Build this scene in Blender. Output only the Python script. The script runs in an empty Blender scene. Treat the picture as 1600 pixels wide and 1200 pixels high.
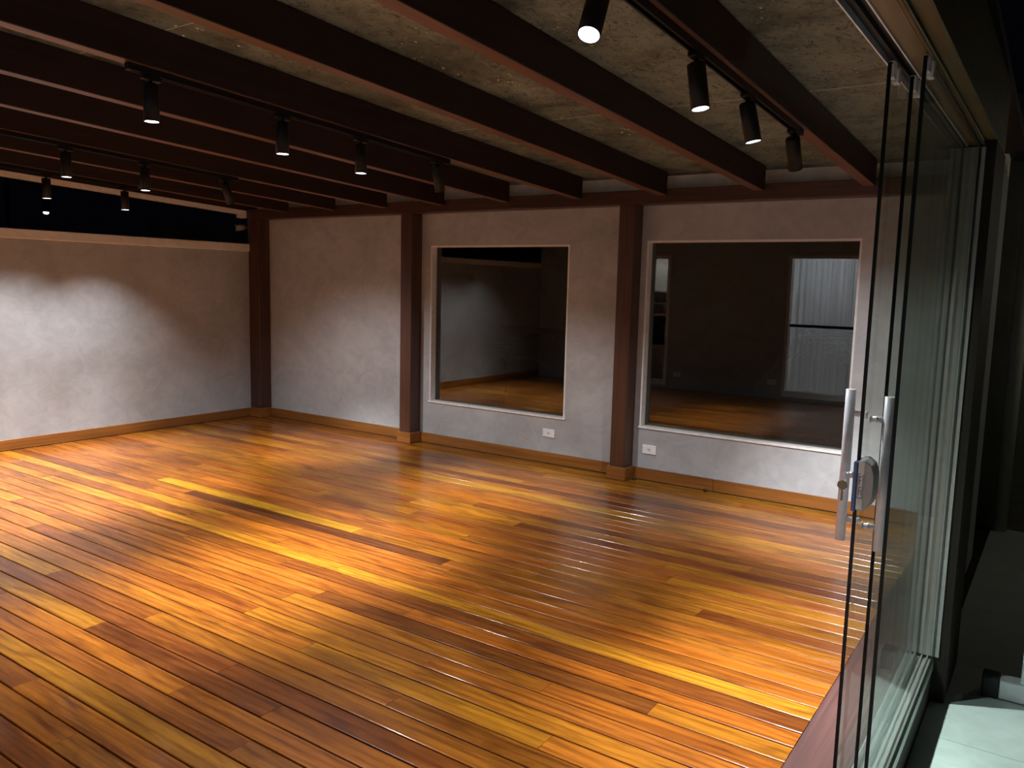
import bpy, bmesh, math, random
from mathutils import Vector, Matrix
random.seed(7)
sc = bpy.context.scene
COL = sc.collection

# ---------------------------------------------------------------- camera
F_PX, YAW, PITCH, ROLL, EYE = 1260.41, 34.486, -7.0205, 1.4184, 1.55
ya, pi_, ro = (math.radians(a) for a in (YAW, PITCH, ROLL))
fw = Vector((-math.sin(ya) * math.cos(pi_), math.cos(ya) * math.cos(pi_), math.sin(pi_)))
r0 = Vector((math.cos(ya), math.sin(ya), 0)); u0 = r0.cross(fw)
rt = math.cos(ro) * r0 + math.sin(ro) * u0
up = -math.sin(ro) * r0 + math.cos(ro) * u0
cam = bpy.data.cameras.new('camera'); cam.sensor_width = 36.0; cam.lens = 36.0 * F_PX / 1600.0
cam.clip_start = 0.02; cam.clip_end = 200
camo = bpy.data.objects.new('camera', cam); COL.objects.link(camo)
m = Matrix((rt, up, -fw)).transposed().to_4x4(); m.translation = Vector((0, 0, EYE))
camo.matrix_world = m
sc.camera = camo

# ---------------------------------------------------------------- world, exposure
w = bpy.data.worlds.new('night'); sc.world = w; w.use_nodes = True
bg = w.node_tree.nodes['Background']; bg.inputs[0].default_value = (0.16, 0.17, 0.30, 1); bg.inputs[1].default_value = 0.003
sc.view_settings.view_transform = 'Standard'; sc.view_settings.look = 'None'
sc.view_settings.gamma = 1.0; sc.view_settings.use_curve_mapping = False
sc.view_settings.exposure = 0.58
sc.cycles.max_bounces = 8; sc.cycles.diffuse_bounces = 4; sc.cycles.glossy_bounces = 3
sc.cycles.adaptive_threshold = 0.03; sc.cycles.transparent_max_bounces = 16
SPOT_W = 84.0           # each track lamp
CORE = 3.9
PATIO_FILL_W = 4.0           # unseen lamp added to lift the dark patio wall
ROOM_W = 28.0            # light in the room behind the curtain

# ---------------------------------------------------------------- materials
def newmat(name):
    M = bpy.data.materials.new(name); M.use_nodes = True
    nt = M.node_tree; b = nt.nodes['Principled BSDF']
    return M, nt, b
def N(nt, t, **kw):
    n = nt.nodes.new(t)
    for k, v in kw.items(): setattr(n, k, v)
    return n
def L(nt, a, b): nt.links.new(a, b)
def pos(nt, scale=(1, 1, 1), obj=False):
    if obj:
        tc = N(nt, 'ShaderNodeTexCoord'); out = tc.outputs['Object']
    else:
        g = N(nt, 'ShaderNodeNewGeometry'); out = g.outputs['Position']
    mp = N(nt, 'ShaderNodeMapping'); mp.inputs['Scale'].default_value = scale
    L(nt, out, mp.inputs['Vector']); return mp
def noise(nt, vec, scale, detail=6, rough=.55, dist=0):
    n = N(nt, 'ShaderNodeTexNoise'); n.inputs['Scale'].default_value = scale; n.inputs['Detail'].default_value = detail
    n.inputs['Roughness'].default_value = rough; n.inputs['Distortion'].default_value = dist
    L(nt, vec, n.inputs['Vector']); return n.outputs['Fac']
def ramp(nt, fac, stops):
    r = N(nt, 'ShaderNodeValToRGB'); el = r.color_ramp.elements
    while len(el) < len(stops): el.new(.5)
    for e, (p_, c) in zip(el, stops):
        e.position = p_; e.color = (*c, 1) if len(c) == 3 else c
    L(nt, fac, r.inputs['Fac']); return r.outputs['Color']
def mixc(nt, a, b, fac, mode='MIX'):
    x = N(nt, 'ShaderNodeMix', data_type='RGBA', blend_type=mode)
    if isinstance(fac, (int, float)): x.inputs[0].default_value = fac
    else: L(nt, fac, x.inputs[0])
    for i, v in ((6, a), (7, b)):
        if isinstance(v, tuple): x.inputs[i].default_value = (*v, 1)
        else: L(nt, v, x.inputs[i])
    return x.outputs[2]
def bump(nt, b, h, s, d=.01):
    bp = N(nt, 'ShaderNodeBump'); bp.inputs['Strength'].default_value = s; bp.inputs['Distance'].default_value = d
    L(nt, h, bp.inputs['Height']); L(nt, bp.outputs['Normal'], b.inputs['Normal'])
def plain(name, col, rough=.5, metal=0, spec=.5):
    M, nt, b = newmat(name)
    n = noise(nt, pos(nt, obj=True).outputs[0], 30, 3)
    L(nt, ramp(nt, n, [(.25, tuple(c * .9 for c in col)), (.75, tuple(min(1, c * 1.08) for c in col))]), b.inputs['Base Color'])
    b.inputs['Roughness'].default_value = rough; b.inputs['Metallic'].default_value = metal
    b.inputs['Specular IOR Level'].default_value = spec
    return M
def m_cement(name, lo, mid, hi, rough=.62):
    M, nt, b = newmat(name)
    p1 = pos(nt, (1, 1, 1.25)).outputs[0]
    a = noise(nt, p1, 1.3, 5, .62, .8); c = noise(nt, p1, 6.5, 4, .6, 1.2); d = noise(nt, pos(nt, (3, 3, 1)).outputs[0], 5, 3, .7, 2.5)
    base = ramp(nt, a, [(.28, lo), (.5, mid), (.74, hi)])
    det = ramp(nt, c, [(.3, (.89, .89, .89)), (.62, (1.04, 1.04, 1.04))])
    col = mixc(nt, base, det, 1.0, 'MULTIPLY')
    sw = ramp(nt, d, [(.64, (0, 0, 0)), (.76, (1, 1, 1))])
    col = mixc(nt, col, tuple(min(1, h * 1.15) for h in hi), mixc(nt, (0, 0, 0), sw, .3))
    L(nt, col, b.inputs['Base Color']); b.inputs['Roughness'].default_value = rough
    bump(nt, b, c, .06, .01); return M
def m_wood(name, dark, light, axis='Y', rough=.42, coat=.15):
    M, nt, b = newmat(name)
    s = {'X': (.8, 26, 26), 'Y': (26, .8, 26), 'Z': (26, 26, .8)}[axis]
    mp = pos(nt, s, True)
    oi = N(nt, 'ShaderNodeObjectInfo'); ml = N(nt, 'ShaderNodeMath', operation='MULTIPLY'); ml.inputs[1].default_value = 40
    L(nt, oi.outputs['Random'], ml.inputs[0]); L(nt, ml.outputs[0], mp.inputs['Location'])
    g = noise(nt, mp.outputs[0], 1.5, 4, .65, .6); g2 = noise(nt, mp.outputs[0], .35, 3, .5, .4)
    c = mixc(nt, ramp(nt, g, [(.3, dark), (.72, light)]), ramp(nt, g2, [(.3, (.75, .72, .7)), (.7, (1.1, 1.1, 1.1))]), 1.0, 'MULTIPLY')
    L(nt, c, b.inputs['Base Color']); b.inputs['Roughness'].default_value = rough
    b.inputs['Coat Weight'].default_value = coat; b.inputs['Coat Roughness'].default_value = .3
    bump(nt, b, g, .08, .004); return M
def m_plank():
    M, nt, b = newmat('varnished_deck_wood')
    oi = N(nt, 'ShaderNodeObjectInfo')
    mp = pos(nt, (1.0, 15, 15), True)
    mu = N(nt, 'ShaderNodeMath', operation='MULTIPLY'); mu.inputs[1].default_value = 90
    L(nt, oi.outputs['Random'], mu.inputs[0]); L(nt, mu.outputs[0], mp.inputs['Location'])
    g = noise(nt, mp.outputs[0], 2.6, 5, .68, .9)
    mp2 = pos(nt, (.9, 6, 6), True); L(nt, mu.outputs[0], mp2.inputs['Location'])
    fig = noise(nt, mp2.outputs[0], 1.5, 4, .55, 1.8)
    wv = N(nt, 'ShaderNodeTexWave', bands_direction='Y'); wv.inputs['Scale'].default_value = .55; wv.inputs['Distortion'].default_value = 7
    wv.inputs['Detail'].default_value = 3; wv.inputs['Detail Scale'].default_value = .6
    L(nt, mp.outputs[0], wv.inputs['Vector'])
    c = mixc(nt, oi.outputs['Color'], ramp(nt, g, [(.30, (.50, .40, .34)), (.52, (1, 1, 1)), (.75, (1.22, 1.25, 1.15))]), .9, 'MULTIPLY')
    c = mixc(nt, c, ramp(nt, fig, [(.30, (.45, .36, .32)), (.5, (.95, .95, .95)), (.7, (1.3, 1.36, 1.3))]), .85, 'MULTIPLY')
    c = mixc(nt, c, ramp(nt, wv.outputs['Fac'], [(.0, (.62, .52, .42)), (.45, (1, 1, 1))]), .6, 'MULTIPLY')
    L(nt, c, b.inputs['Base Color'])
    rg = ramp(nt, g, [(.2, (.34, .34, .34)), (.8, (.24, .24, .24))]); L(nt, rg, b.inputs['Roughness'])
    b.inputs['Coat Weight'].default_value = .4; b.inputs['Coat Roughness'].default_value = .14; b.inputs['Specular IOR Level'].default_value = .3
    bump(nt, b, g, .05, .003); return M
def m_glass(name, tint, ior, edge=False, haze=0.0, refl=1.0):
    M = bpy.data.materials.new(name); M.use_nodes = True; nt = M.node_tree; nt.nodes.clear()
    o = N(nt, 'ShaderNodeOutputMaterial'); mx = N(nt, 'ShaderNodeMixShader'); fr = N(nt, 'ShaderNodeFresnel'); fr.inputs[0].default_value = ior
    t = N(nt, 'ShaderNodeBsdfTransparent'); g = N(nt, 'ShaderNodeBsdfGlossy'); g.inputs['Roughness'].default_value = .0
    ge = N(nt, 'ShaderNodeNewGeometry'); mr = N(nt, 'ShaderNodeMapRange')      # same Fresnel on both faces of the thin pane
    mr.inputs['To Min'].default_value = ior; mr.inputs['To Max'].default_value = 1 / ior
    L(nt, ge.outputs['Backfacing'], mr.inputs['Value']); L(nt, mr.outputs[0], fr.inputs[0])
    n = noise(nt, pos(nt, (2, 2, 1)).outputs[0], 3, 5)
    L(nt, ramp(nt, n, [(.3, tuple(c * .97 for c in tint)), (.7, tint)]), t.inputs['Color'])
    fm = N(nt, 'ShaderNodeMath', operation='MULTIPLY'); fm.inputs[1].default_value = refl
    L(nt, fr.outputs[0], fm.inputs[0]); L(nt, fm.outputs[0], mx.inputs[0]); L(nt, t.outputs[0], mx.inputs[1]); L(nt, g.outputs[0], mx.inputs[2])
    out = mx.outputs[0]
    if haze:
        d = N(nt, 'ShaderNodeBsdfDiffuse'); d.inputs['Color'].default_value = (.75, .82, .78, 1)
        m2 = N(nt, 'ShaderNodeMixShader')
        hz = noise(nt, pos(nt, (9, 9, 1.2)).outputs[0], 2.2, 3, .6, .8)
        L(nt, ramp(nt, hz, [(.35, (haze * .35,) * 3), (.7, (haze,) * 3)]), m2.inputs[0])
        L(nt, out, m2.inputs[1]); L(nt, d.outputs[0], m2.inputs[2]); out = m2.outputs[0]
    L(nt, out, o.inputs[0]); return M
def m_emit(name, col, s):
    M = bpy.data.materials.new(name); M.use_nodes = True; nt = M.node_tree; b = nt.nodes['Principled BSDF']
    b.inputs['Base Color'].default_value = (.8, .8, .8, 1); b.inputs['Emission Color'].default_value = (*col, 1)
    v = N(nt, 'ShaderNodeTexVoronoi'); v.inputs['Scale'].default_value = 60
    L(nt, pos(nt, obj=True).outputs[0], v.inputs['Vector'])
    mr = N(nt, 'ShaderNodeMapRange'); mr.inputs['From Max'].default_value = .6; mr.inputs['To Min'].default_value = s; mr.inputs['To Max'].default_value = s * .45
    L(nt, v.outputs['Distance'], mr.inputs['Value']); L(nt, mr.outputs[0], b.inputs['Emission Strength'])
    return M

W_CEM = m_cement('burnished_cement', (.36, .364, .368), (.425, .43, .434), (.49, .496, .50))
W_UP = m_cement('white_plaster', (.90, .82, .70), (.93, .85, .73), (.96, .88, .76))
W_PALE = m_cement('pale_plaster', (.72, .69, .64), (.77, .74, .69), (.82, .79, .74))
W_OUT = m_cement('beige_render', (.26, .25, .2), (.33, .31, .25), (.4, .38, .3))
W_NEIGH = m_cement('grey_render', (.14, .15, .16), (.18, .19, .2), (.23, .24, .25))
CEIL = None
def m_ceiling():
    M, nt, b = newmat('cement_board')
    p1 = pos(nt).outputs[0]
    a = noise(nt, p1, 2.2, 5, .65, .7); c = noise(nt, pos(nt, (1.6, 1, 1)).outputs[0], 16, 4, .7, 1.5)
    base = ramp(nt, a, [(.3, (.075, .092, .07)), (.5, (.195, .228, .18)), (.72, (.265, .305, .245))])
    sp = ramp(nt, c, [(.36, (.18, .18, .16)), (.46, (1, 1, 1)), (.68, (1, 1, 1)), (.74, (1.5, 1.5, 1.4))])
    st = ramp(nt, noise(nt, p1, 5.5, 4, .7, .6), [(.33, (.42, .43, .4)), (.52, (1, 1, 1)), (.7, (1.15, 1.15, 1.12))])
    L(nt, mixc(nt, mixc(nt, base, sp, .9, 'MULTIPLY'), st, .9, 'MULTIPLY'), b.inputs['Base Color']); b.inputs['Roughness'].default_value = .55
    bump(nt, b, c, .6, .012); return M
CEIL = m_ceiling()
TRIMW = plain('painted_white', (.82, .79, .76), .4)
PLANK = m_plank()
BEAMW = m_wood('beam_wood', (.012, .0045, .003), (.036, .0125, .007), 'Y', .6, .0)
BEAM_LIT = m_wood('beam_wood_bounce_lit', (.105, .040, .020), (.22, .085, .042), 'Y', .45, .2)  # lighter copy of the beam wood: floor bounce painted onto the undersides
POSTW = m_wood('post_wood', (.045, .016, .009), (.105, .040, .021), 'Z', .42, .2)
HEADW = m_wood('header_wood', (.036, .013, .007), (.085, .033, .017), 'X', .45, .15)
OUTW = m_wood('outer_header_wood', (.13, .082, .024), (.24, .155, .046), 'Y', .45, .1)
DARKW = m_wood('dark_cladding_wood', (.010, .006, .004), (.028, .016, .009), 'Z', .7, 0)
BASEX = m_wood('baseboard_wood_x', (.19, .066, .012), (.37, .14, .026), 'X', .35, .3)
BASEY = m_wood('baseboard_wood_y', (.19, .066, .012), (.36, .135, .026), 'Y', .35, .3)
SILLW = m_wood('sill_wood', (.045, .015, .012), (.095, .036, .029), 'Y', .5, .05)
BLACK = plain('black_powder_coat', (.006, .006, .006), .5, 0, .3)
ALU = plain('satin_aluminium', (.86, .87, .92), .4, .1)
ALUD = plain('mill_aluminium', (.62, .62, .6), .38, .7)
WHITEP = plain('white_plastic', (.88, .88, .87), .35)
GREYP = plain('grey_plastic', (.35, .36, .36), .4)
DARKP = plain('dark_plastic', (.02, .02, .02), .4)
BLUEF = plain('blue_film', (.06, .14, .34), .25)
STEEL = plain('key_metal', (.22, .17, .09), .35, .5)
RUBBER = plain('rubber', (.02, .02, .02), .7)
TILE = m_cement('grey_porcelain_tile', (.52, .58, .57), (.58, .64, .63), (.64, .70, .69), .42)
SOIL = m_cement('dark_soil', (.015, .018, .012), (.03, .035, .022), (.05, .05, .035), .9)
SUBF = plain('dark_subfloor', (.02, .012, .008), .8)
GEDGE = plain('glass_edge', (.003, .008, .006), .35, 0, .25)
GDOOR = m_glass('door_glass', (.93, .96, .94), 1.5, haze=.03, refl=.5)
GWIN = m_glass('window_glass', (.46, .50, .45), 2.0)
LENS = m_emit('led_lens', (.93, .97, 1.0), 14)
LEAF = plain('leaf_green', (.20, .22, .08), .5)
CLOTH, nt_, b_ = newmat('curtain_cloth')
b_.inputs['Base Color'].default_value = (.75, .75, .78, 1); b_.inputs['Roughness'].default_value = .9
tr = N(nt_, 'ShaderNodeBsdfTranslucent'); mx = N(nt_, 'ShaderNodeMixShader'); mx.inputs[0].default_value = .55
n_ = noise(nt_, pos(nt_, (40, 1, 1)).outputs[0], 3, 3)
L(nt_, ramp(nt_, n_, [(.3, (.66, .66, .7)), (.7, (.8, .8, .83))]), tr.inputs['Color'])
L(nt_, b_.outputs[0], mx.inputs[1]); L(nt_, tr.outputs[0], mx.inputs[2]); L(nt_, mx.outputs[0], nt_.nodes['Material Output'].inputs[0])

# ---------------------------------------------------------------- helpers
def bx(bm, x0, x1, y0, y1, z0, z1, bev=0.0, seg=1, slope=0.0, y_ref=5.78):
    vs = [bm.verts.new((x, y, z + slope * (y_ref - y))) for z in (z0, z1) for y in (y0, y1) for x in (x0, x1)]
    fs = [bm.faces.new([vs[i] for i in q]) for q in ((0, 2, 3, 1), (4, 5, 7, 6), (0, 1, 5, 4), (2, 6, 7, 3), (0, 4, 6, 2), (1, 3, 7, 5))]
    if bev:
        es = list({e for f in fs for e in f.edges})
        bmesh.ops.bevel(bm, geom=es, offset=bev, segments=seg, affect='EDGES', profile=.5)
    return bm
def tube(bm, a, b, r, n=16, r2=None, cap=True):
    a, b = Vector(a), Vector(b); d = (b - a).normalized(); r2 = r if r2 is None else r2
    s = d.orthogonal().normalized(); t = d.cross(s)
    A = [bm.verts.new(a + (s * math.cos(2 * math.pi * i / n) + t * math.sin(2 * math.pi * i / n)) * r) for i in range(n)]
    B = [bm.verts.new(b + (s * math.cos(2 * math.pi * i / n) + t * math.sin(2 * math.pi * i / n)) * r2) for i in range(n)]
    for i in range(n):
        f = bm.faces.new((A[i], A[(i + 1) % n], B[(i + 1) % n], B[i])); f.smooth = True
    if cap: bm.faces.new(A[::-1]); bm.faces.new(B)
    return bm
def lathe(bm, prof, c=(0, 0, 0), n=24):
    rings = []
    for r, z in prof:
        rings.append([bm.verts.new((c[0] + r * math.cos(2 * math.pi * i / n), c[1] + r * math.sin(2 * math.pi * i / n), c[2] + z)) for i in range(n)])
    for a, b in zip(rings, rings[1:]):
        for i in range(n):
            f = bm.faces.new((a[i], a[(i + 1) % n], b[(i + 1) % n], b[i])); f.smooth = True
    return rings
def NB(): return bmesh.new()
def box(*a, **k): return bx(bmesh.new(), *a, **k)
ORG = {}
def obj(name, bm, mat, parent=None, org=None, kind=None, label=None, cat=None, group=None):
    """bm is given in world coordinates; the mesh is stored relative to its parent (or to org)."""
    if not isinstance(mat, (list, tuple)): mat = [mat]
    base = Vector((0, 0, 0))
    if parent is not None: base = ORG[parent.name]
    elif org is not None: base = Vector(org)
    elif bm.verts:
        xs = [v.co for v in bm.verts]
        base = Vector((sum(v.x for v in xs) / len(xs), sum(v.y for v in xs) / len(xs), min(v.z for v in xs)))
    bmesh.ops.translate(bm, vec=-base, verts=bm.verts)
    bmesh.ops.recalc_face_normals(bm, faces=bm.faces)
    me = bpy.data.meshes.new(name); bm.to_mesh(me); bm.free()
    for q in mat: me.materials.append(q)
    o = bpy.data.objects.new(name, me); COL.objects.link(o)
    if parent is not None: o.parent = parent
    else: o.location = base
    ORG[o.name] = base
    tag(o, label, cat, group, kind); return o
def tag(o, label=None, cat=None, group=None, kind=None):
    if label: o['label'] = label
    if cat: o['category'] = cat
    if group: o['group'] = group
    if kind: o['kind'] = kind
def empty(name, loc, label=None, cat=None, group=None, kind=None):
    o = bpy.data.objects.new(name, None); o.empty_display_size = .1; COL.objects.link(o)
    o.location = loc; ORG[o.name] = Vector(loc); tag(o, label, cat, group, kind); return o

# ---------------------------------------------------------------- dimensions (metres)
YJ = 3.77                                     # far jamb of the glass door
YB, XL, XR, YS = 5.93, -7.557, -.42, .20      # back wall, left wall, right wall, south wall
ZH0, ZH1 = 2.192, 2.298                       # header beam
SL = .05                                      # roof slope, rising away from the back wall
BH = .17                                      # beam depth
def zb(y): return 2.25 + SL * (5.78 - y)
W1 = (-5.039, -3.515, .405, 1.897)
W2 = (-2.805, -1.210, .423, 1.921)

# ---------------------------------------------------------------- setting: walls
def wall_with_holes(name, x0, x1, y0, y1, z0, z1, holes, mat):
    bm = NB()
    xs = sorted({x0, x1, *[h[0] for h in holes], *[h[1] for h in holes]})
    for a, b in zip(xs, xs[1:]):
        hs = sorted([h for h in holes if h[0] <= a + 1e-6 and h[1] >= b - 1e-6], key=lambda h: h[2])
        z = z0
        for h in hs:
            if h[2] > z + 1e-6: bx(bm, a, b, y0, y1, z, h[2])
            z = h[3]
        if z < z1 - 1e-6: bx(bm, a, b, y0, y1, z, z1)
    bmesh.ops.remove_doubles(bm, verts=bm.verts, dist=1e-5)
    return obj(name, bm, mat, kind='structure')
wall_with_holes('wall_back', XL - .2, -.402, YB, YB + .18, -.30, 2.30, [W1, W2], W_CEM)
obj('wall_back_upper', box(XL - .2, -.402, YB, YB + .18, 2.3005, 2.45), W_UP, kind='structure')
obj('wall_left', box(XL - .18, XL, YS - .2, YB - .0005, -.3, 1.842), W_CEM, kind='structure')
obj('trim_1', box(XL - .22, XL + .02, YS - .2, YB - .002, 1.8425, 1.925, bev=.006), W_PALE, kind='structure')
obj('wall_right', box(-.42, -.402, YJ + .02, YB - .0005, -.3, 2.30), W_CEM, kind='structure')
CW = (-3.36, -2.39, .035, 2.06)               # curtained glass door in the south wall
SH = (-5.95, -5.16, .035, 2.06)               # white framed shelf recess
wall_with_holes('wall_front', XL, -.68, YS - .15, YS, -.3, 2.50, [SH, CW], W_CEM)

# windows: white reveal boards and one dark pane each
def window(name, W, idx):
    x0, x1, z0, z1 = W; e = .004
    r = empty(name, ((x0 + x1) / 2, YB, z0), kind='structure')
    t = .014
    obj('reveal_board', box(x0 + e * 0, x0 + t, YB - .004, YB + .12, z0, z1), TRIMW, r)
    obj('reveal_board', box(x1 - t, x1, YB - .004, YB + .12, z0, z1), TRIMW, r)
    obj('reveal_board', box(x0 + t, x1 - t, YB - .004, YB + .12, z1 - t, z1), TRIMW, r)
    obj('window_sill', box(x0 - .012, x1 + .012, YB - .012, YB + .12, z0 - .004, z0 + t, bev=.002), TRIMW, r)
    obj('pane', box(x0 + t, x1 - t, YB + .066, YB + .074, z0 + t, z1 - t), GWIN, r)
window('window_1', W1, 1); window('window_2', W2, 2)

# baseboards (separate boards between the posts)
P2 = (-5.293, -5.152); P3 = (-2.988, -2.853); PC = (XL, -7.380)
bb = empty('baseboard_back', (-4, YB - .01, 0), kind='structure')
for a, b in ((PC[1], P2[0]), (P2[1], P3[0]), (P3[1], -2.158), (-2.155, XR - .016)):
    obj('board', box(a, b, YB - .016, YB - .0005, .002, .096, bev=.002), BASEX, bb)
bl = empty('baseboard_left', (XL + .01, 3, 0), kind='structure')
for a, b in ((YS, 2.9), (2.903, 5.765)):
    obj('board', box(XL + .0005, XL + .016, a, b, .002, .096, bev=.002), BASEY, bl)
obj('baseboard_right', box(XR - .016, XR - .0005, YJ + .03, YB - .017, .002, .096, bev=.002), BASEY, kind='structure')

# ---------------------------------------------------------------- floor: every plank a board of its own
fl = empty('floor', (-4, 3, 0), kind='structure')
obj('subfloor', box(XL, -.65, YS, YB, -.30, -.026), SUBF, fl)
PAL = [((.325, .124, .009), 4), ((.295, .090, .0085), 6), ((.245, .079, .0085), 5), ((.21, .061, .008), 4), ((.16, .045, .007), 3), ((.36, .160, .010), 1.1), ((.10, .028, .007), 1.0), ((.27, .098, .0085), 4)]
cols = [c for c, _ in PAL]; wts = [q for _, q in PAL]
PITCHY, GAP = .107, .006
plank_mesh = {}
def plank(x0, x1, yc):
    ln = round(x1 - x0, 2)
    if ln not in plank_mesh:
        bm = NB(); hw = (PITCHY - GAP) / 2; rr = .004
        prof = [(-hw, -.024), (hw, -.024)] + [(hw - rr + rr * math.cos(a), -rr + rr * math.sin(a)) for a in (0, .5, 1.0, 1.3, 1.571)] + [(-hw + rr - rr * math.sin(a), -rr + rr * math.cos(a)) for a in (0, .27, .57, 1.07, 1.571)]
        A = [bm.verts.new((-ln / 2, a, b)) for a, b in prof]; B = [bm.verts.new((ln / 2 - .0015, a, b)) for a, b in prof]
        bm.faces.new(A); bm.faces.new(B)
        for q in range(len(prof)): bm.faces.new((A[q], A[(q + 1) % len(prof)], B[(q + 1) % len(prof)], B[q]))
        bmesh.ops.recalc_face_normals(bm, faces=bm.faces)
        me = bpy.data.meshes.new('plank'); bm.to_mesh(me); bm.free(); me.materials.append(PLANK); plank_mesh[ln] = me
    o = bpy.data.objects.new('plank', plank_mesh[ln]); COL.objects.link(o)
    o.parent = fl; o.location = Vector(((x0 + x1) / 2, yc, random.uniform(-.0012, 0))) - ORG['floor']
    o.rotation_euler.x = random.uniform(-.004, .004)
    c = random.choices(cols, wts)[0]; k = random.uniform(.80, 1.12)
    o.color = (c[0] * k, c[1] * k * random.uniform(.94, 1.06), c[2] * k, 1)
y = YB - .019 - PITCHY / 2
XA, XB = -7.54, -.648
while y > YS + .05:
    x = XB
    first = True
    while x > XA + .02:
        ln = round(random.choice((.9, 1.2, 1.5, 1.8, 2.1, 2.4, 2.8, 3.2)), 2)
        if first: ln = round(random.uniform(.5, 2.9), 1); first = False
        if x - ln < XA + .4: ln = round(x - XA, 2)
        plank(x - ln, x, y); x -= ln
    y -= PITCHY

# door sill, threshold and step
obj('trim_2', box(-.6465, -.462, -.02, YB - .017, -.06, .004, bev=.003), SILLW, kind='structure')
th = empty('trim_3', (-.41, 1.8, -.05), kind='structure')
obj('threshold', box(-.4615, -.352, -.02, YJ, -.05, -.008), ALUD, th)
for xx in (-.456, -.4275, -.398, -.3775, -.358):
    obj('rail', box(xx - .0022, xx + .0022, -.02, YJ, -.0085, .006), ALUD, th)
obj('trim_4', box(-.462, -.356, -.02, YJ, -.19, -.0505), DARKW, kind='structure')
# patio of large grey tiles one step down
pt = empty('floor_patio', (1, 2, -.19), kind='structure')
obj('tile_bed', box(-.45, 3.6, -3.5, 9, -.30, -.197), SUBF, pt)
tm = None
for i in range(5):
    for j in range(-5, 5):
        x0 = -.355 + .8 * i; y0 = 3.46 + .8 * j
        bm = box(x0 + .0015, x0 + .7985, y0 + .0015, y0 + .7985, -.1965, -.19, bev=.0012)
        if tm is None:
            o = obj('tile', bm, TILE, pt); tm = o; t0 = Vector((x0, y0, 0))
        else:
            bm.free(); o = tm.copy(); COL.objects.link(o); o.location = Vector((x0, y0, 0)) - t0

# ---------------------------------------------------------------- posts, header, beams
def post(X, lab):
    r = empty('wooden_post', ((X[0] + X[1]) / 2, YB - .075, 0), lab, 'post', 'wooden posts of the back wall')
    obj('shaft', box(X[0] + .0005, X[1], 5.78, YB - .0005, .001, ZH0 - .0005, bev=.004), POSTW, r)
    bm = NB(); t = .016
    bx(bm, X[0] - (t if X[0] > -7.5 else -.017), X[1] + t, 5.78 - t, 5.7795, .001, .105, bev=.002)
    bx(bm, X[1] + .0005, X[1] + t, 5.7797, YB - .017, .001, .105, bev=.002)
    if X[0] > -7.5: bx(bm, X[0] - t, X[0] - .0005, 5.7797, YB - .017, .001, .105, bev=.002)
    obj('plinth', bm, BASEX, r)
post(PC, 'dark wooden post standing in the far left corner of the room')
post(P2, 'dark wooden post just left of the smaller window')
post(P3, 'dark wooden post between the two dark windows')
obj('header_beam', box(XL + .0005, XR - .0005, 5.78, YB - .0005, ZH0, ZH1, bev=.004), HEADW, label='long horizontal wooden beam across the back wall above both windows', cat='beam')
BX = [-1.126, -1.851, -2.592, -3.327, -4.044, -4.762, -5.469, -6.175, -6.88]
ords = ['first ceiling beam from the glass door, carrying the nearest spotlight track', 'second ceiling beam from the glass door, bare dark wood',
        'third ceiling beam from the glass door, bare dark wood', 'fourth ceiling beam from the glass door, carrying a full four-lamp track',
        'fifth ceiling beam from the glass door, bare dark wood', 'sixth ceiling beam from the glass door, bare dark wood',
        'seventh ceiling beam from the glass door, with a spotlight track below', 'eighth ceiling beam from the glass door, bare dark wood',
        'ninth ceiling beam from the glass door, with the leftmost spotlight track']
BWID = .075
for xr, lab in zip(BX, ords):
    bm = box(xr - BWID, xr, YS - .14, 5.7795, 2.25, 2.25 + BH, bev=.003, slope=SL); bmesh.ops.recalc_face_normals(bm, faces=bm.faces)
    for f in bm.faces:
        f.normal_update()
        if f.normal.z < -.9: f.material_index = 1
    obj('ceiling_beam', bm, [BEAMW, BEAM_LIT], label=lab, cat='beam', group='sloping ceiling beams')
bm = box(XL - .12, XL - .03, YS - .14, YB - .0005, 2.285, 2.25 + BH, bev=.003, slope=SL)
obj('ceiling_beam', bm, BEAMW, label='outermost ceiling beam above the open gap over the left wall', cat='beam', group='sloping ceiling beams')
bm = NB(); bx(bm, XL - .12, XL - .02, YS - .14, 5.72, 2.243, 2.2845, slope=SL); bx(bm, XL - .12, XL - .02, 5.7205, 5.779, 2.205, 2.2845, slope=SL)
obj('trim_5', bm, TRIMW, kind='structure')
# ceiling boards between the beams, joints across
ce = empty('ceiling', (-4, 3, 2.5), kind='structure')
edges_x = [-.46] + [xr - BWID / 2 for xr in BX[::1]] + [XL - .1]
for a, b in zip(edges_x, edges_x[1:]):
    for y0, y1 in ((YS - .14, 2.13), (2.134, 4.10), (4.104, YB + .17)):
        jit = random.uniform(-.03, .03)
        bm = box(b + .001, a - .001, y0, y1, 2.25 + BH + .001, 2.25 + BH + .013 + 0 * jit, slope=SL)
        obj('cement_board', bm, CEIL, ce)
for yj in (2.132, 4.102): obj('joint_filler', box(XL - .09, -.4605, yj - .0025, yj + .0025, 2.25 + BH + .0004, 2.25 + BH + .0125, slope=SL), W_PALE, ce)
obj('roof_deck', box(XL - .14, -.31, YS - .16, YB + .25, 2.25 + BH + .014, 2.25 + BH + .06, slope=SL), DARKW, ce)
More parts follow.
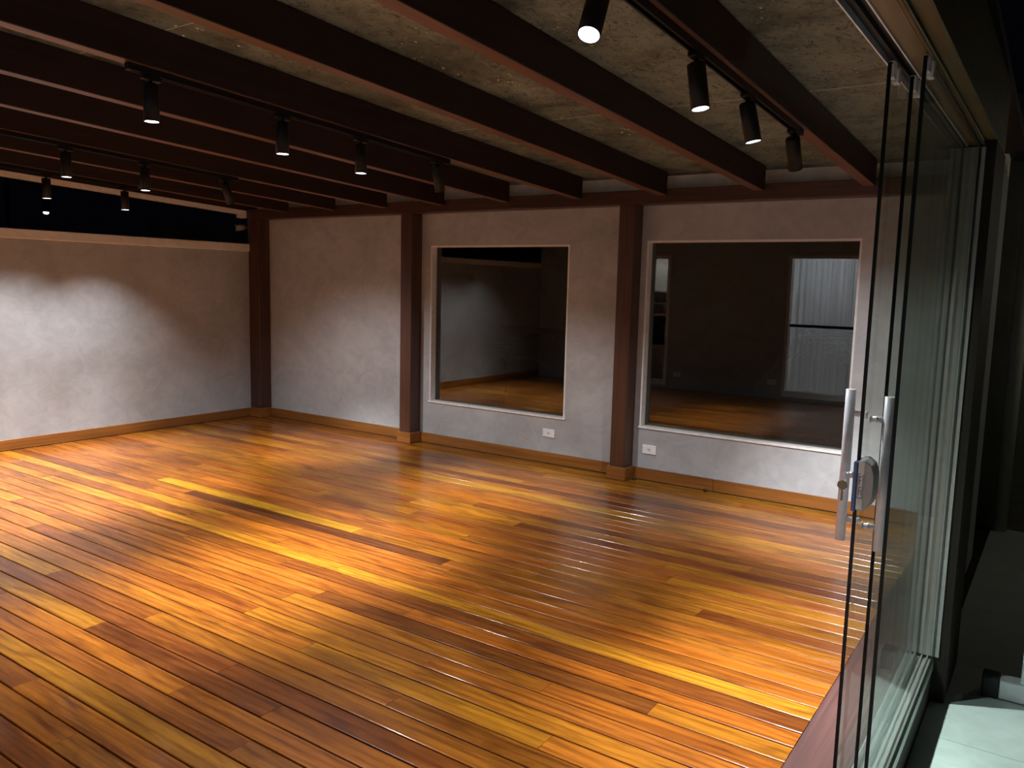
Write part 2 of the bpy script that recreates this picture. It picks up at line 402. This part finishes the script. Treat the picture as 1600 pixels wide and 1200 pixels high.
# moisture beads and flakes clinging to the boards
bm = NB()
def bead(x, y, r):
    z = zb(y) + BH + .0012
    v = [bm.verts.new((x + r * math.cos(a) * random.uniform(.7, 1.3), y + r * 1.5 * math.sin(a) * random.uniform(.7, 1.3), z)) for a in (0, 1.05, 2.1, 3.14, 4.19, 5.24)]
    c = bm.verts.new((x, y, z - r * .7))
    for i in range(6): bm.faces.new((v[i], v[(i + 1) % 6], c))
for _ in range(110):
    cx = random.uniform(-3.3, -.6); cy = random.uniform(2.0, 5.2)
    for _ in range(random.randint(2, 7)):
        bead(cx + random.gauss(0, .05), cy + random.gauss(0, .04), random.uniform(.003, .009))
obj('moisture_flakes', bm, plain('wet_flake', (.42, .40, .30), .2), ce, kind='stuff')

# ---------------------------------------------------------------- glass sliding door
ZG = 2.142
dh = empty('door_header', (-.40, 1.9, 2.15), 'golden brown wooden beam over the sliding glass door', 'beam')
obj('beam', box(-.456, -.352, -.3, 4.2, 2.172, 2.50, bev=.003), OUTW, dh)
obj('inner_strip', box(-.3990, -.353, -.3, YJ, 2.150, 2.1715), OUTW, dh)
bm = NB(); tube(bm, (-.346, -.3, 2.155), (-.346, 4.2, 2.155), .008, 10); obj('round_moulding', bm, OUTW, dh)
obj('fascia_board', box(-.3515, -.300, -.3, 4.2, 2.166, 2.46, bev=.004), OUTW, dh)
tk = obj('sliding_track', box(-.4515, -.4035, -.3, YJ, 2.163, 2.1715), BLACK, dh, label='dark aluminium sliding track with pale edges')
obj('track_edge', box(-.4555, -.4518, -.3, YJ, 2.145, 2.1715), ALU, tk)
obj('track_edge', box(-.4032, -.3995, -.3, YJ, 2.145, 2.1715), ALU, tk)
obj('centre_rib', box(-.4285, -.4265, -.3, YJ, 2.150, 2.1628), BLACK, tk)
def panel(name, X, y0, y1, lab, t=.010):
    r = empty(name, (X, (y0 + y1) / 2, .006), lab, None, 'frameless glass door panels', 'structure')
    bm = box(X - t / 2, X + t / 2, y0, y1, .0065, ZG)
    bm.faces.ensure_lookup_table()
    for f in bm.faces:
        n = f.calc_center_median()
        if abs(n.x - X) < t * .2: f.material_index = 1
    obj('pane', bm, [GDOOR, GEDGE], r)
    for yy in (y0 + .02, y0 + .085):
        obj('clip', box(X - .009, X + .009, yy, yy + .03, ZG - .035, ZG + .008, bev=.002), ALU, r)
    obj('bottom_shoe', box(X - .008, X + .008, y0 + .05, y0 + .13, .0062, .03, bev=.002), ALU, r)
    return r
dA = panel('door_1', -.440, 2.320, YJ - .03, 'sliding glass door panel with the paired bar handle and lock')
dB = panel('door_2', -.415, 2.500, YJ - .015, 'middle sliding glass door panel without a handle')
dC = panel('door_3', -.355, 2.300, YJ - .005, 'outermost fixed glass door panel beside the dark cladding')
# bar handles through panel A
HY = 2.412
h = obj('bar_handle', tube(NB(), (-.492, HY, .842), (-.492, HY, 1.28), .0138, 24), ALU, dA)
tube_bm = NB()
for zz in (.905, 1.212):
    s = NB(); tube(s, (-.479, HY, zz), (-.4445, HY, zz), .0085, 16); tube(s, (-.4465, HY, zz), (-.4442, HY, zz), .0115, 16); obj('standoff', s, ALU, h)
h2 = obj('bar_handle', tube(NB(), (-.389, HY, .828), (-.389, HY, 1.268), .0138, 24), ALU, dA)
for zz in (.895, 1.202):
    s = NB(); tube(s, (-.402, HY, zz), (-.4355, HY, zz), .0085, 16); tube(s, (-.4205, HY, zz), (-.4165, HY, zz), .0098, 16); tube(s, (-.4358, HY, zz), (-.4338, HY, zz), .0115, 16); obj('standoff', s, ALU, h2)
tube_bm.free()
# lock case clamped on the edge of panel A
LY0, LZ0, LZ1 = 2.296, .962, 1.104
bm = NB()
prof = [(-.4355, LZ0 + .004), (-.420, LZ0), (-.402, LZ0 + .016), (-.394, LZ0 + .04), (-.394, LZ1 - .04), (-.402, LZ1 - .014), (-.420, LZ1), (-.4355, LZ1 - .003)]
A = [bm.verts.new((x, LY0, z)) for x, z in prof]; B = [bm.verts.new((x, LY0 + .075, z)) for x, z in prof]
bm.faces.new(A); bm.faces.new(B[::-1])
for i in range(len(prof)):
    j = (i + 1) % len(prof); bm.faces.new((A[i], A[j], B[j], B[i]))
bmesh.ops.bevel(bm, geom=list(bm.edges), offset=.0018, segments=1, affect='EDGES')
lk = obj('lock_case', bm, plain('lock_grey', (.46, .45, .42), .35), dA, label='pale grey chamfered lock case')
obj('protective_film', box(-.447, -.4357, LY0 - .003, LY0 + .07, LZ0 - .002, LZ1 - .006, bev=.002), BLUEF, lk)
obj('face_plate', box(-.4345, -.4185, LY0 - .0022, LY0 - .0003, LZ0 + .006, LZ1 - .005, bev=.0006), WHITEP, lk)
bm = NB(); y0 = LY0 - .0028; y1 = LY0 - .0023
# printed emblem: two angular strokes inside a dark outline
for (xa, xb, za, zb_) in ((-.433, -.4318, 1.000, 1.066), (-.4212, -.420, 1.000, 1.066), (-.433, -.420, .9985, 1.0), (-.433, -.427, 1.066, 1.0672),
                          (-.4300, -.4286, 1.036, 1.060), (-.4300, -.4235, 1.0585, 1.060), (-.4300, -.4245, 1.047, 1.0485),
                          (-.4300, -.4286, 1.008, 1.031), (-.4300, -.4235, 1.0295, 1.031), (-.4300, -.4245, 1.019, 1.0205), (-.4245, -.4232, 1.008, 1.026)):
    bx(bm, xa, xb, y0, y1, za, zb_)
obj('printed_emblem', bm, DARKP, lk)
bm = NB(); tube(bm, (-.4475, LY0 + .035, 1.052), (-.466, LY0 + .035, 1.052), .009, 16); tube(bm, (-.466, LY0 + .035, 1.052), (-.470, LY0 + .035, 1.052), .0065, 16)
obj('key_cylinder', bm, ALUD, lk)
# key hanging from the cylinder
ke = empty('key', (-.478, 2.331, 1.0), 'small brass key hanging from the door lock on a ring', 'key')
bm = NB(); pts = [Vector((-.474 - .004 * 0, 2.331 + .011 * math.cos(a), 1.045 + .013 * math.sin(a))) for a in [i * math.pi / 8 for i in range(16)]]
for a, b in zip(pts, pts[1:] + pts[:1]): tube(bm, a, b, .0011, 6, cap=False)
obj('ring', bm, ALU, ke)
bm = NB(); hd = [(-.490, 1.030), (-.478, 1.036), (-.466, 1.030), (-.464, 1.018), (-.473, 1.010), (-.483, 1.010), (-.492, 1.018)]
A = [bm.verts.new((x, 2.322, z)) for x, z in hd]; B = [bm.verts.new((x, 2.3245, z)) for x, z in hd]
bm.faces.new(A); bm.faces.new(B[::-1])
for i in range(7): bm.faces.new((A[i], A[(i + 1) % 7], B[(i + 1) % 7], B[i]))
obj('bow', bm, STEEL, ke)
bm = box(-.4805, -.4755, 2.322, 2.3245, .978, 1.0105)
for k in range(4): bx(bm, -.4756, -.4735, 2.322, 2.3245, .981 + .006 * k, .984 + .006 * k)
obj('blade', bm, STEEL, ke)
# outer jamb at the far end of the door
obj('wall_right_outer', box(-.4015, -.30, YJ + .001, 4.25, -.19, 2.164), DARKW, kind='structure')
obj('trim_6', box(-.46, -.335, YJ - .003, YJ + .0008, .007, 2.14), ALUD, kind='structure')
obj('trim_7', box(-.459, -.4025, YJ + .001, YJ + .0195, .005, 2.17), DARKW, kind='structure')

# ---------------------------------------------------------------- track lights
def rail(xr, y0, y1, lab):
    x = xr - BWID / 2
    r = empty('light_track', (x, (y0 + y1) / 2, zb((y0 + y1) / 2) - .03), lab, 'light track', 'black ceiling light tracks')
    bm = NB()
    bx(bm, x - .0175, x + .0175, y0, y1, 2.25 - .007, 2.25 - .0005, slope=SL)
    for s in (-1, 1): bx(bm, x + s * .0175 - (.005 if s > 0 else 0), x + s * .0175 + (0 if s > 0 else .005), y0, y1, 2.25 - .028, 2.25 - .0072, slope=SL)
    for s in (-1, 1): bx(bm, x + s * .011 - .0022, x + s * .011 + .0022, y0, y1, 2.25 - .0285, 2.25 - .026, slope=SL)
    obj('rail', bm, BLACK, r)
    for ya_ in (y0 - .018, y1 + .001):
        obj('end_cap', box(x - .018, x + .018, ya_, ya_ + .017, 2.25 - .03, 2.25 - .0005, bev=.003, slope=SL), BLACK, r)
    bm = NB(); tube(bm, (x - .004, y1 + .018, zb(y1) - .022), (x - .004, y1 + .032, zb(y1) - .016), .0045, 8); obj('cable_stub', bm, WHITEP, r)
LAMP_N = 0
def lamp(xr, yl, lab, tilt=(0, 0), power=1.0, lit=True):
    """tilt: lean of the head in degrees towards +Y and towards +X."""
    global LAMP_N
    x = xr - BWID / 2; z = zb(yl) - .0295
    r = empty('track_spotlight', (x, yl, z), lab, 'spotlight', 'black track spotlights')
    bm = box(x - .0165, x + .0165, yl - .045, yl + .045, z - .019, z - .0003, bev=.003, slope=SL, y_ref=yl)
    obj('adapter', bm, BLACK, r)
    bm = NB(); tube(bm, (x, yl, z - .0185), (x, yl, z - .034), .008, 12); obj('swivel_stem', bm, BLACK, r)
    piv = Vector((x, yl, z - .036))
    R = Matrix.Rotation(math.radians(tilt[0]), 4, 'X') @ Matrix.Rotation(-math.radians(tilt[1]), 4, 'Y')
    T = Matrix.Translation(piv) @ R
    bm = NB(); Rr = .033; Ln = .155
    rg = lathe(bm, [(0.0001, .004), (Rr - .004, .004), (Rr, 0), (Rr, -Ln), (Rr - .003, -Ln), (Rr - .003, -Ln + .012)], n=28)
    bm.transform(T); obj('lamp_body', bm, BLACK, r)
    bm = NB(); lathe(bm, [(Rr - .0032, -Ln + .0002), (Rr - .0032, -Ln + .004), (Rr - .009, -Ln + .009)], n=28); bm.transform(T)
    obj('reflector_ring', bm, ALU, r)
    bm = NB(); lathe(bm, [(.00005, -Ln + .0025), (.012, -Ln + .0018), (.0225, -Ln + .0025), (.0292, -Ln + .006), (.0292, -Ln + .012), (.00005, -Ln + .012)], n=28); bm.transform(T)
    obj('lens', bm, LENS if lit else GREYP, r)
    if lit:
        ld = bpy.data.lights.new('spot_beam', 'SPOT'); ld.energy = SPOT_W * power; ld.color = (.95, .965, 1.0)
        ld.spot_size = math.radians(100); ld.spot_blend = .75; ld.shadow_soft_size = .026
        l2 = bpy.data.lights.new('spot_core', 'SPOT'); l2.energy = SPOT_W * CORE * power; l2.color = (.95, .965, 1.0)
        l2.spot_size = math.radians(50); l2.spot_blend = 1.0; l2.shadow_soft_size = .026
        for dd in (ld, l2):                                    # wide spill and bright core of the same lens
            lo = bpy.data.objects.new(dd.name, dd); COL.objects.link(lo); lo.parent = r
            lo.matrix_local = Matrix.Translation(-Vector((x, yl, z))) @ T @ Matrix.Translation((0, 0, -Ln - .004))
Y_L = (2.08, 2.79, 3.34, 4.00)
rail(BX[0], 1.99, 4.10, 'black light track under the beam nearest the glass door')
rail(BX[3], 1.99, 4.10, 'black light track under the middle beam, seen end to end')
rail(BX[6], 1.99, 4.10, 'black light track third from the glass door')
rail(BX[8], 1.99, 4.10, 'black light track nearest the left wall')
lamp(BX[0], Y_L[0], 'lit black spotlight at top centre, its bright face turned to the viewer', (-28, 4), 2.1)
lamp(BX[0], Y_L[1], 'lit upright black spotlight, second on the track nearest the door', (0, 9), .9)
lamp(BX[0], Y_L[2], 'lit black spotlight, third on the track nearest the door', (5, 11), 1.0)
lamp(BX[0], Y_L[3], 'black spotlight on the nearest track tilted away towards the larger window', (31, 0))
lamp(BX[3], Y_L[0], 'lit black spotlight at the near end of the middle track', (0, 0))
lamp(BX[3], Y_L[1], 'lit black spotlight, second from the near end of the middle track', (0, 0))
lamp(BX[3], Y_L[2], 'lit black spotlight, third from the near end of the middle track', (0, 0))
lamp(BX[3], Y_L[3], 'black spotlight on the middle track tilted towards the back wall', (20, -4))
lamp(BX[6], Y_L[0], 'lit spotlight on the third track, beyond the left of the view', (0, 0))
lamp(BX[6], Y_L[1], 'lit black spotlight on the third track, closest to the left picture edge', (0, 0))
lamp(BX[6], Y_L[2], 'lit black spotlight in the middle of the third track', (0, 0))
lamp(BX[6], Y_L[3], 'black spotlight on the third track tilted towards the corner post', (24, -4))
lamp(BX[8], Y_L[0], 'lit spotlight on the leftmost track, hidden beyond the left picture edge', (0, 0), .86)
lamp(BX[8], Y_L[1], 'lit spotlight on the leftmost track, just outside the left of the view', (0, 0), .86)
lamp(BX[8], Y_L[2], 'lit black spotlight on the leftmost track in front of the dark gap', (0, 0), .86)
lamp(BX[8], Y_L[3], 'lit black spotlight at the far end of the leftmost track', (0, 0), .86)

# ---------------------------------------------------------------- sockets and small things on the floor
def socket(x, z, y, sgn, lab):
    r = empty('wall_socket', (x, y, z), lab, 'socket')
    o = obj('cover_plate', box(x - .06, x + .06, min(y, y + sgn * .009), max(y, y + sgn * .009), z - .037, z + .037, bev=.003, seg=2), WHITEP, r)
    bm = NB(); a0 = .017
    vs = []; ve = []
    for k in range(6):
        a = math.pi / 6 + k * math.pi / 3
        vs.append(bm.verts.new((x + a0 * math.cos(a), y + sgn * .0092, z + a0 * .82 * math.sin(a)))); ve.append(bm.verts.new((x + a0 * math.cos(a) * .92, y + sgn * .0105, z + a0 * .75 * math.sin(a))))
    bm.faces.new(ve)
    for k in range(6): bm.faces.new((vs[k], vs[(k + 1) % 6], ve[(k + 1) % 6], ve[k]))
    h_ = obj('socket_insert', bm, plain('socket_shade', (.62, .62, .61), .4), r)
    bm = NB()
    for dx, dz in ((-.008, 0), (0, -.004), (.008, 0)): tube(bm, (x + dx, y + sgn * .0106, z + dz), (x + dx, y + sgn * .0112, z + dz), .0021, 8)
    obj('pin_hole', bm, DARKP, h_)
socket(-3.667, .268, YB - .0005, -1, 'white wall socket below the smaller window')
socket(-2.707, .252, YB - .0005, -1, 'white wall socket below the larger window beside the post')
socket(-3.506, .232, YS + .0005, 1, 'white socket on the front wall next to the curtained door')
socket(-4.981, .222, YS + .0005, 1, 'white socket on the front wall next to the shelf recess')
def stop(x, y, lab):
    bm = NB(); lathe(bm, [(.0001, .0008), (.013, .0008), (.013, .012), (.010, .019), (.004, .022), (.0001, .022)], (x, y, 0), 16)
    obj('cable_grommet', bm, RUBBER, label=lab, cat='grommet', group='dark grommets at the baseboard')
stop(-2.800, 5.862, 'small dark rubber grommet on the floor beside the middle post')
stop(-2.202, 5.878, 'small dark rubber grommet on the floor at the baseboard joint')

# ---------------------------------------------------------------- front wall things, seen only in the window reflections
r = empty('door_4', ((CW[0] + CW[1]) / 2, YS - .07, CW[2]), kind='structure')
x0, x1, z0, z1 = CW; t = .045
for a in ((x0, x0 + t, z0, z1), (x1 - t, x1, z0, z1), (x0 + t, x1 - t, z0, z0 + .09), (x0 + t, x1 - t, z1 - t, z1)):
    obj('frame_board', box(a[0], a[1], YS - .12, YS + .01, a[2], a[3], bev=.003), TRIMW, r)
obj('glazing_bar', box(x0 + t, x1 - t, YS - .09, YS - .05, 1.045, 1.085), DARKP, r)
bm = NB(); n = 90; xs = [x0 + .05 + (x1 - x0 - .1) * i / n for i in range(n + 1)]
yy = [YS - .19 + .022 * math.sin(i * .55) + .012 * math.sin(i * 1.37 + 1) for i in range(n + 1)]
for i in range(n):
    a, b = (xs[i], yy[i]), (xs[i + 1], yy[i + 1])
    f = bm.faces.new([bm.verts.new(v) for v in ((a[0], a[1], .06), (b[0], b[1], .06), (b[0], b[1], 2.12), (a[0], a[1], 2.12))]); f.smooth = True
bmesh.ops.remove_doubles(bm, verts=bm.verts, dist=1e-5)
obj('curtain', bm, CLOTH, label='pleated grey curtain behind the glazed door, mirrored in the larger window', cat='curtain')
hr = empty('wall_house_room', (-2.9, -.6, 0), kind='structure')
for nm, a in (('back_panel', (-4.0, -1.8, -1.35, -1.30, -.05, 2.4)), ('side_panel', (-4.05, -4.0, -1.35, YS - .151, -.05, 2.4)), ('side_panel', (-1.8, -1.75, -1.35, YS - .151, -.05, 2.4)),
              ('lid_panel', (-4.05, -1.75, -1.35, YS - .151, 2.4005, 2.45)), ('floor_panel', (-4.05, -1.75, -1.35, YS - .151, -.1, -.0505))):
    obj(nm, box(*a), W_PALE, hr)
cl = obj('ceiling_lamp', box(-3.1, -2.7, -.95, -.55, 2.36, 2.3995, bev=.01), m_emit('ceiling_lamp_diffuser', (.9, .95, 1), 1.5), label='flat square ceiling lamp in the room behind the curtain', cat='ceiling lamp')
ld = bpy.data.lights.new('room_light', 'AREA'); ld.energy = ROOM_W; ld.size = .4; ld.color = (.85, .92, 1)
lo = bpy.data.objects.new('room_light', ld); COL.objects.link(lo); lo.parent = cl; lo.location = Vector((-2.9, -.75, 2.35)) - ORG[cl.name]
# white framed shelf recess
r = empty('shelf_recess', ((SH[0] + SH[1]) / 2, YS - .1, SH[2]), 'white framed shelf recess in the front wall, mirrored in the larger window', 'shelf')
x0, x1, z0, z1 = SH; t = .05
for a in ((x0, x0 + t, z0, z1), (x1 - t, x1, z0, z1), (x0 + t, x1 - t, z0, z0 + .08), (x0 + t, x1 - t, z1 - t, z1)):
    obj('frame_board', box(a[0], a[1], YS - .149, YS + .012, a[2], a[3], bev=.003), TRIMW, r)
obj('back_panel', box(x0 - .02, x1 + .02, YS - .55, YS - .53, 0, 2.1), W_PALE, r)
obj('side_panel', box(x0 - .02, x0, YS - .529, YS - .151, 0, 2.1), W_PALE, r); obj('side_panel', box(x1, x1 + .02, YS - .529, YS - .151, 0, 2.1), W_PALE, r)
for zz in (.62, 1.12, 1.30, 1.48): obj('shelf_board', box(x0 + .001, x1 - .001, YS - .528, YS - .16, zz, zz + .025), TRIMW, r)
cs = obj('recess_fill_lamp', box(x0 + .1, x1 - .1, YS - .30, YS - .26, 2.075, 2.0895), m_emit('recess_fill_diffuser', (.9, .95, 1), 3), label='slim light strip added above the shelf recess to brighten it', cat='lamp')  # added strip, brightens the recess in the window reflection
ld = bpy.data.lights.new('recess_fill_light', 'AREA'); ld.shape = 'RECTANGLE'; ld.size = .5; ld.size_y = .04; ld.energy = 2
lo = bpy.data.objects.new('recess_fill_light', ld); COL.objects.link(lo); lo.parent = cs; lo.location = Vector(((x0 + x1) / 2, YS - .28, 2.07)) - ORG[cs.name]
obj('screen', box(x0 + .1, x1 - .08, YS - .36, YS - .33, .65, 1.08, bev=.004), BLACK, label='black screen standing on the white shelf', cat='screen')

# ---------------------------------------------------------------- outside: patio things, far wall, night garden
obj('wall_patio', box(-1.2, 4, 7.0, 7.15, -.3, 3.0), W_OUT, kind='structure')
dp = empty('downpipe', (-.30, 6.93, -.19), 'pale vertical downpipe on the dark patio wall at right', 'pipe')
bm = NB(); tube(bm, (-.30, 6.94, -.19), (-.30, 6.94, 2.9), .05, 24); obj('pipe', bm, plain('pvc', (.55, .53, .45), .25), dp)
for zz in (2.27, 2.40):
    bm = NB(); tube(bm, (-.30, 6.94, zz), (-.30, 6.94, zz + .03), .056, 24); obj('clamp_ring', bm, GREYP, dp)
ln_ = empty('patio_fill_lamp', (1.3, 6.9, 1.95), 'unseen lamp added on the patio wall for its glow, beyond the right of the view', 'lamp')  # lamp added out of view to give the patio wall a glow
bm = NB(); lathe(bm, [(.0001, .16), (.07, .15), (.06, .13), (.0001, .13)], (1.3, 6.88, 1.95), 16); bx(bm, 1.27, 1.33, 6.9, 6.9995, 2.02, 2.06); obj('cap', bm, BLACK, ln_)
bm = NB(); lathe(bm, [(.0001, 0), (.045, .01), (.05, .125), (.0001, .1295)], (1.3, 6.88, 1.95), 16); obj('globe', bm, m_emit('fill_lamp_globe', (1, .93, .75), 2), ln_)
ld = bpy.data.lights.new('patio_fill_light', 'POINT'); ld.energy = PATIO_FILL_W; ld.color = (1, .93, .72); ld.shadow_soft_size = .05
lo = bpy.data.objects.new('patio_fill_light', ld); COL.objects.link(lo); lo.parent = ln_; lo.location = (0, -.12, .05)
st = empty('metal_stand', (0.03, 3.99, -.19), 'aluminium stand with black capped foot on the grey patio tiles', 'stand')
obj('foot_tube', box(-.112, .30, 3.955, 4.035, -.186, -.100, bev=.006, seg=2), ALU, st)
obj('end_cap', box(-.178, -.1125, 3.95, 4.04, -.1895, -.095, bev=.008, seg=2), RUBBER, st)
obj('foot_pad', box(.20, .26, 3.96, 4.03, -.19, -.1862), RUBBER, st)
obj('upright', box(-.036, .03, 3.96, 4.03, -.0995, .85, bev=.005, seg=2), ALU, st)
# ground and neighbour beyond the walls
obj('ground', box(-30, 8, YB + .185, 30, -.45, -.305), SOIL, kind='structure')
obj('ground_side', box(-30, XL - .185, -8, YB + .1845, -.45, -.305), SOIL, kind='structure')
obj('wall_neighbour', box(-10.2, -9.95, 6.2, 14, -.3, 2.30), W_NEIGH, kind='structure')
# small lit downlight beyond the left wall
dl = empty('outdoor_downlight', (-9.5, 4.572, 2.225), 'tiny lit downlight hanging in the dark beyond the left wall', 'lamp')
bm = NB(); lathe(bm, [(.0001, .16), (.035, .16), (.035, 0), (.031, 0), (.031, .01)], (-9.5, 4.572, 2.225), 20); obj('lamp_body', bm, BLACK, dl)
bm = NB(); lathe(bm, [(.0001, -.024), (.018, -.021), (.028, -.010), (.0305, .005), (.0001, .009)], (-9.5, 4.572, 2.225), 20); obj('lens', bm, m_emit('dim_lens', (.8, 1, .95), 12), dl)
bm = NB(); tube(bm, (-9.5, 4.572, 2.385), (-9.5, 4.572, 2.75), .012, 8); tube(bm, (-9.5, 4.572, 2.75), (-10.4, 4.572, 2.75), .012, 8); tube(bm, (-10.4, 4.572, 2.75), (-10.4, 4.572, -.305), .03, 8); obj('mast', bm, BLACK, dl)
# bullet camera on the outer side of the corner post
sec = empty('security_camera', (-7.72, 5.85, 2.10), 'small pale security camera beside the corner post, in the dark gap', 'camera')
bm = NB(); tube(bm, (-7.725, 5.735, 2.10), (-7.70, 5.84, 2.115), .034, 18); obj('housing', bm, plain('aged_white', (.5, .45, .33), .4), sec)
bm = NB(); tube(bm, (-7.7272, 5.7265, 2.0988), (-7.7255, 5.734, 2.0998), .027, 18); obj('lens', bm, BLACK, sec)
bm = NB(); tube(bm, (-7.70, 5.835, 2.11), (-7.66, 5.94, 2.11), .012, 10); tube(bm, (-7.66, 5.922, 2.11), (-7.66, 5.9295, 2.11), .035, 16); obj('bracket', bm, plain('aged_white_2', (.5, .45, .33), .4), sec)
# plants in the night garden behind the windows
def palm(x, y, n, h, lab):
    r = empty('garden_palm', (x, y, -.305), lab, 'plant', 'plants outside the windows')
    bm = NB(); tube(bm, (x, y, -.305), (x, y, h * .35), .035, 8, .025); obj('stem', bm, DARKW, r)
    for k in range(n):
        a = k * 2.4 + random.uniform(-.3, .3); ln = random.uniform(.8, 1.3); e = random.uniform(.5, 1.2)
        bm = NB(); prev = None
        for i in range(13):
            s = i / 12
            p = Vector((x + math.cos(a) * ln * s * .8, y + math.sin(a) * ln * s * .8, h * .35 + ln * (e * s - 1.0 * s * s)))
            if prev is not None:
                tube(bm, prev, p, .006 * (1.1 - s), 5, cap=False)
                d = (p - prev).normalized(); sd = d.cross(Vector((0, 0, 1))).normalized()
                for sg in (-1, 1):
                    q = p + sd * sg * .28 * math.sin(math.pi * min(1, s + .12)) + d * .12 + Vector((0, 0, -.06))
                    bm.faces.new([bm.verts.new(v) for v in (p, p + d * .02, q, p - d * .012)])
            prev = p
        obj('frond', bm, LEAF, r)
palm(-5.25, 7.55, 12, 1.9, 'wispy palm faintly seen behind the right half of the smaller window')
palm(-8.6, 9.2, 9, 2.6, 'palm standing in the dark farther behind the smaller window')
palm(-1.6, 7.9, 9, 2.4, 'palm standing in the dark behind the larger window')
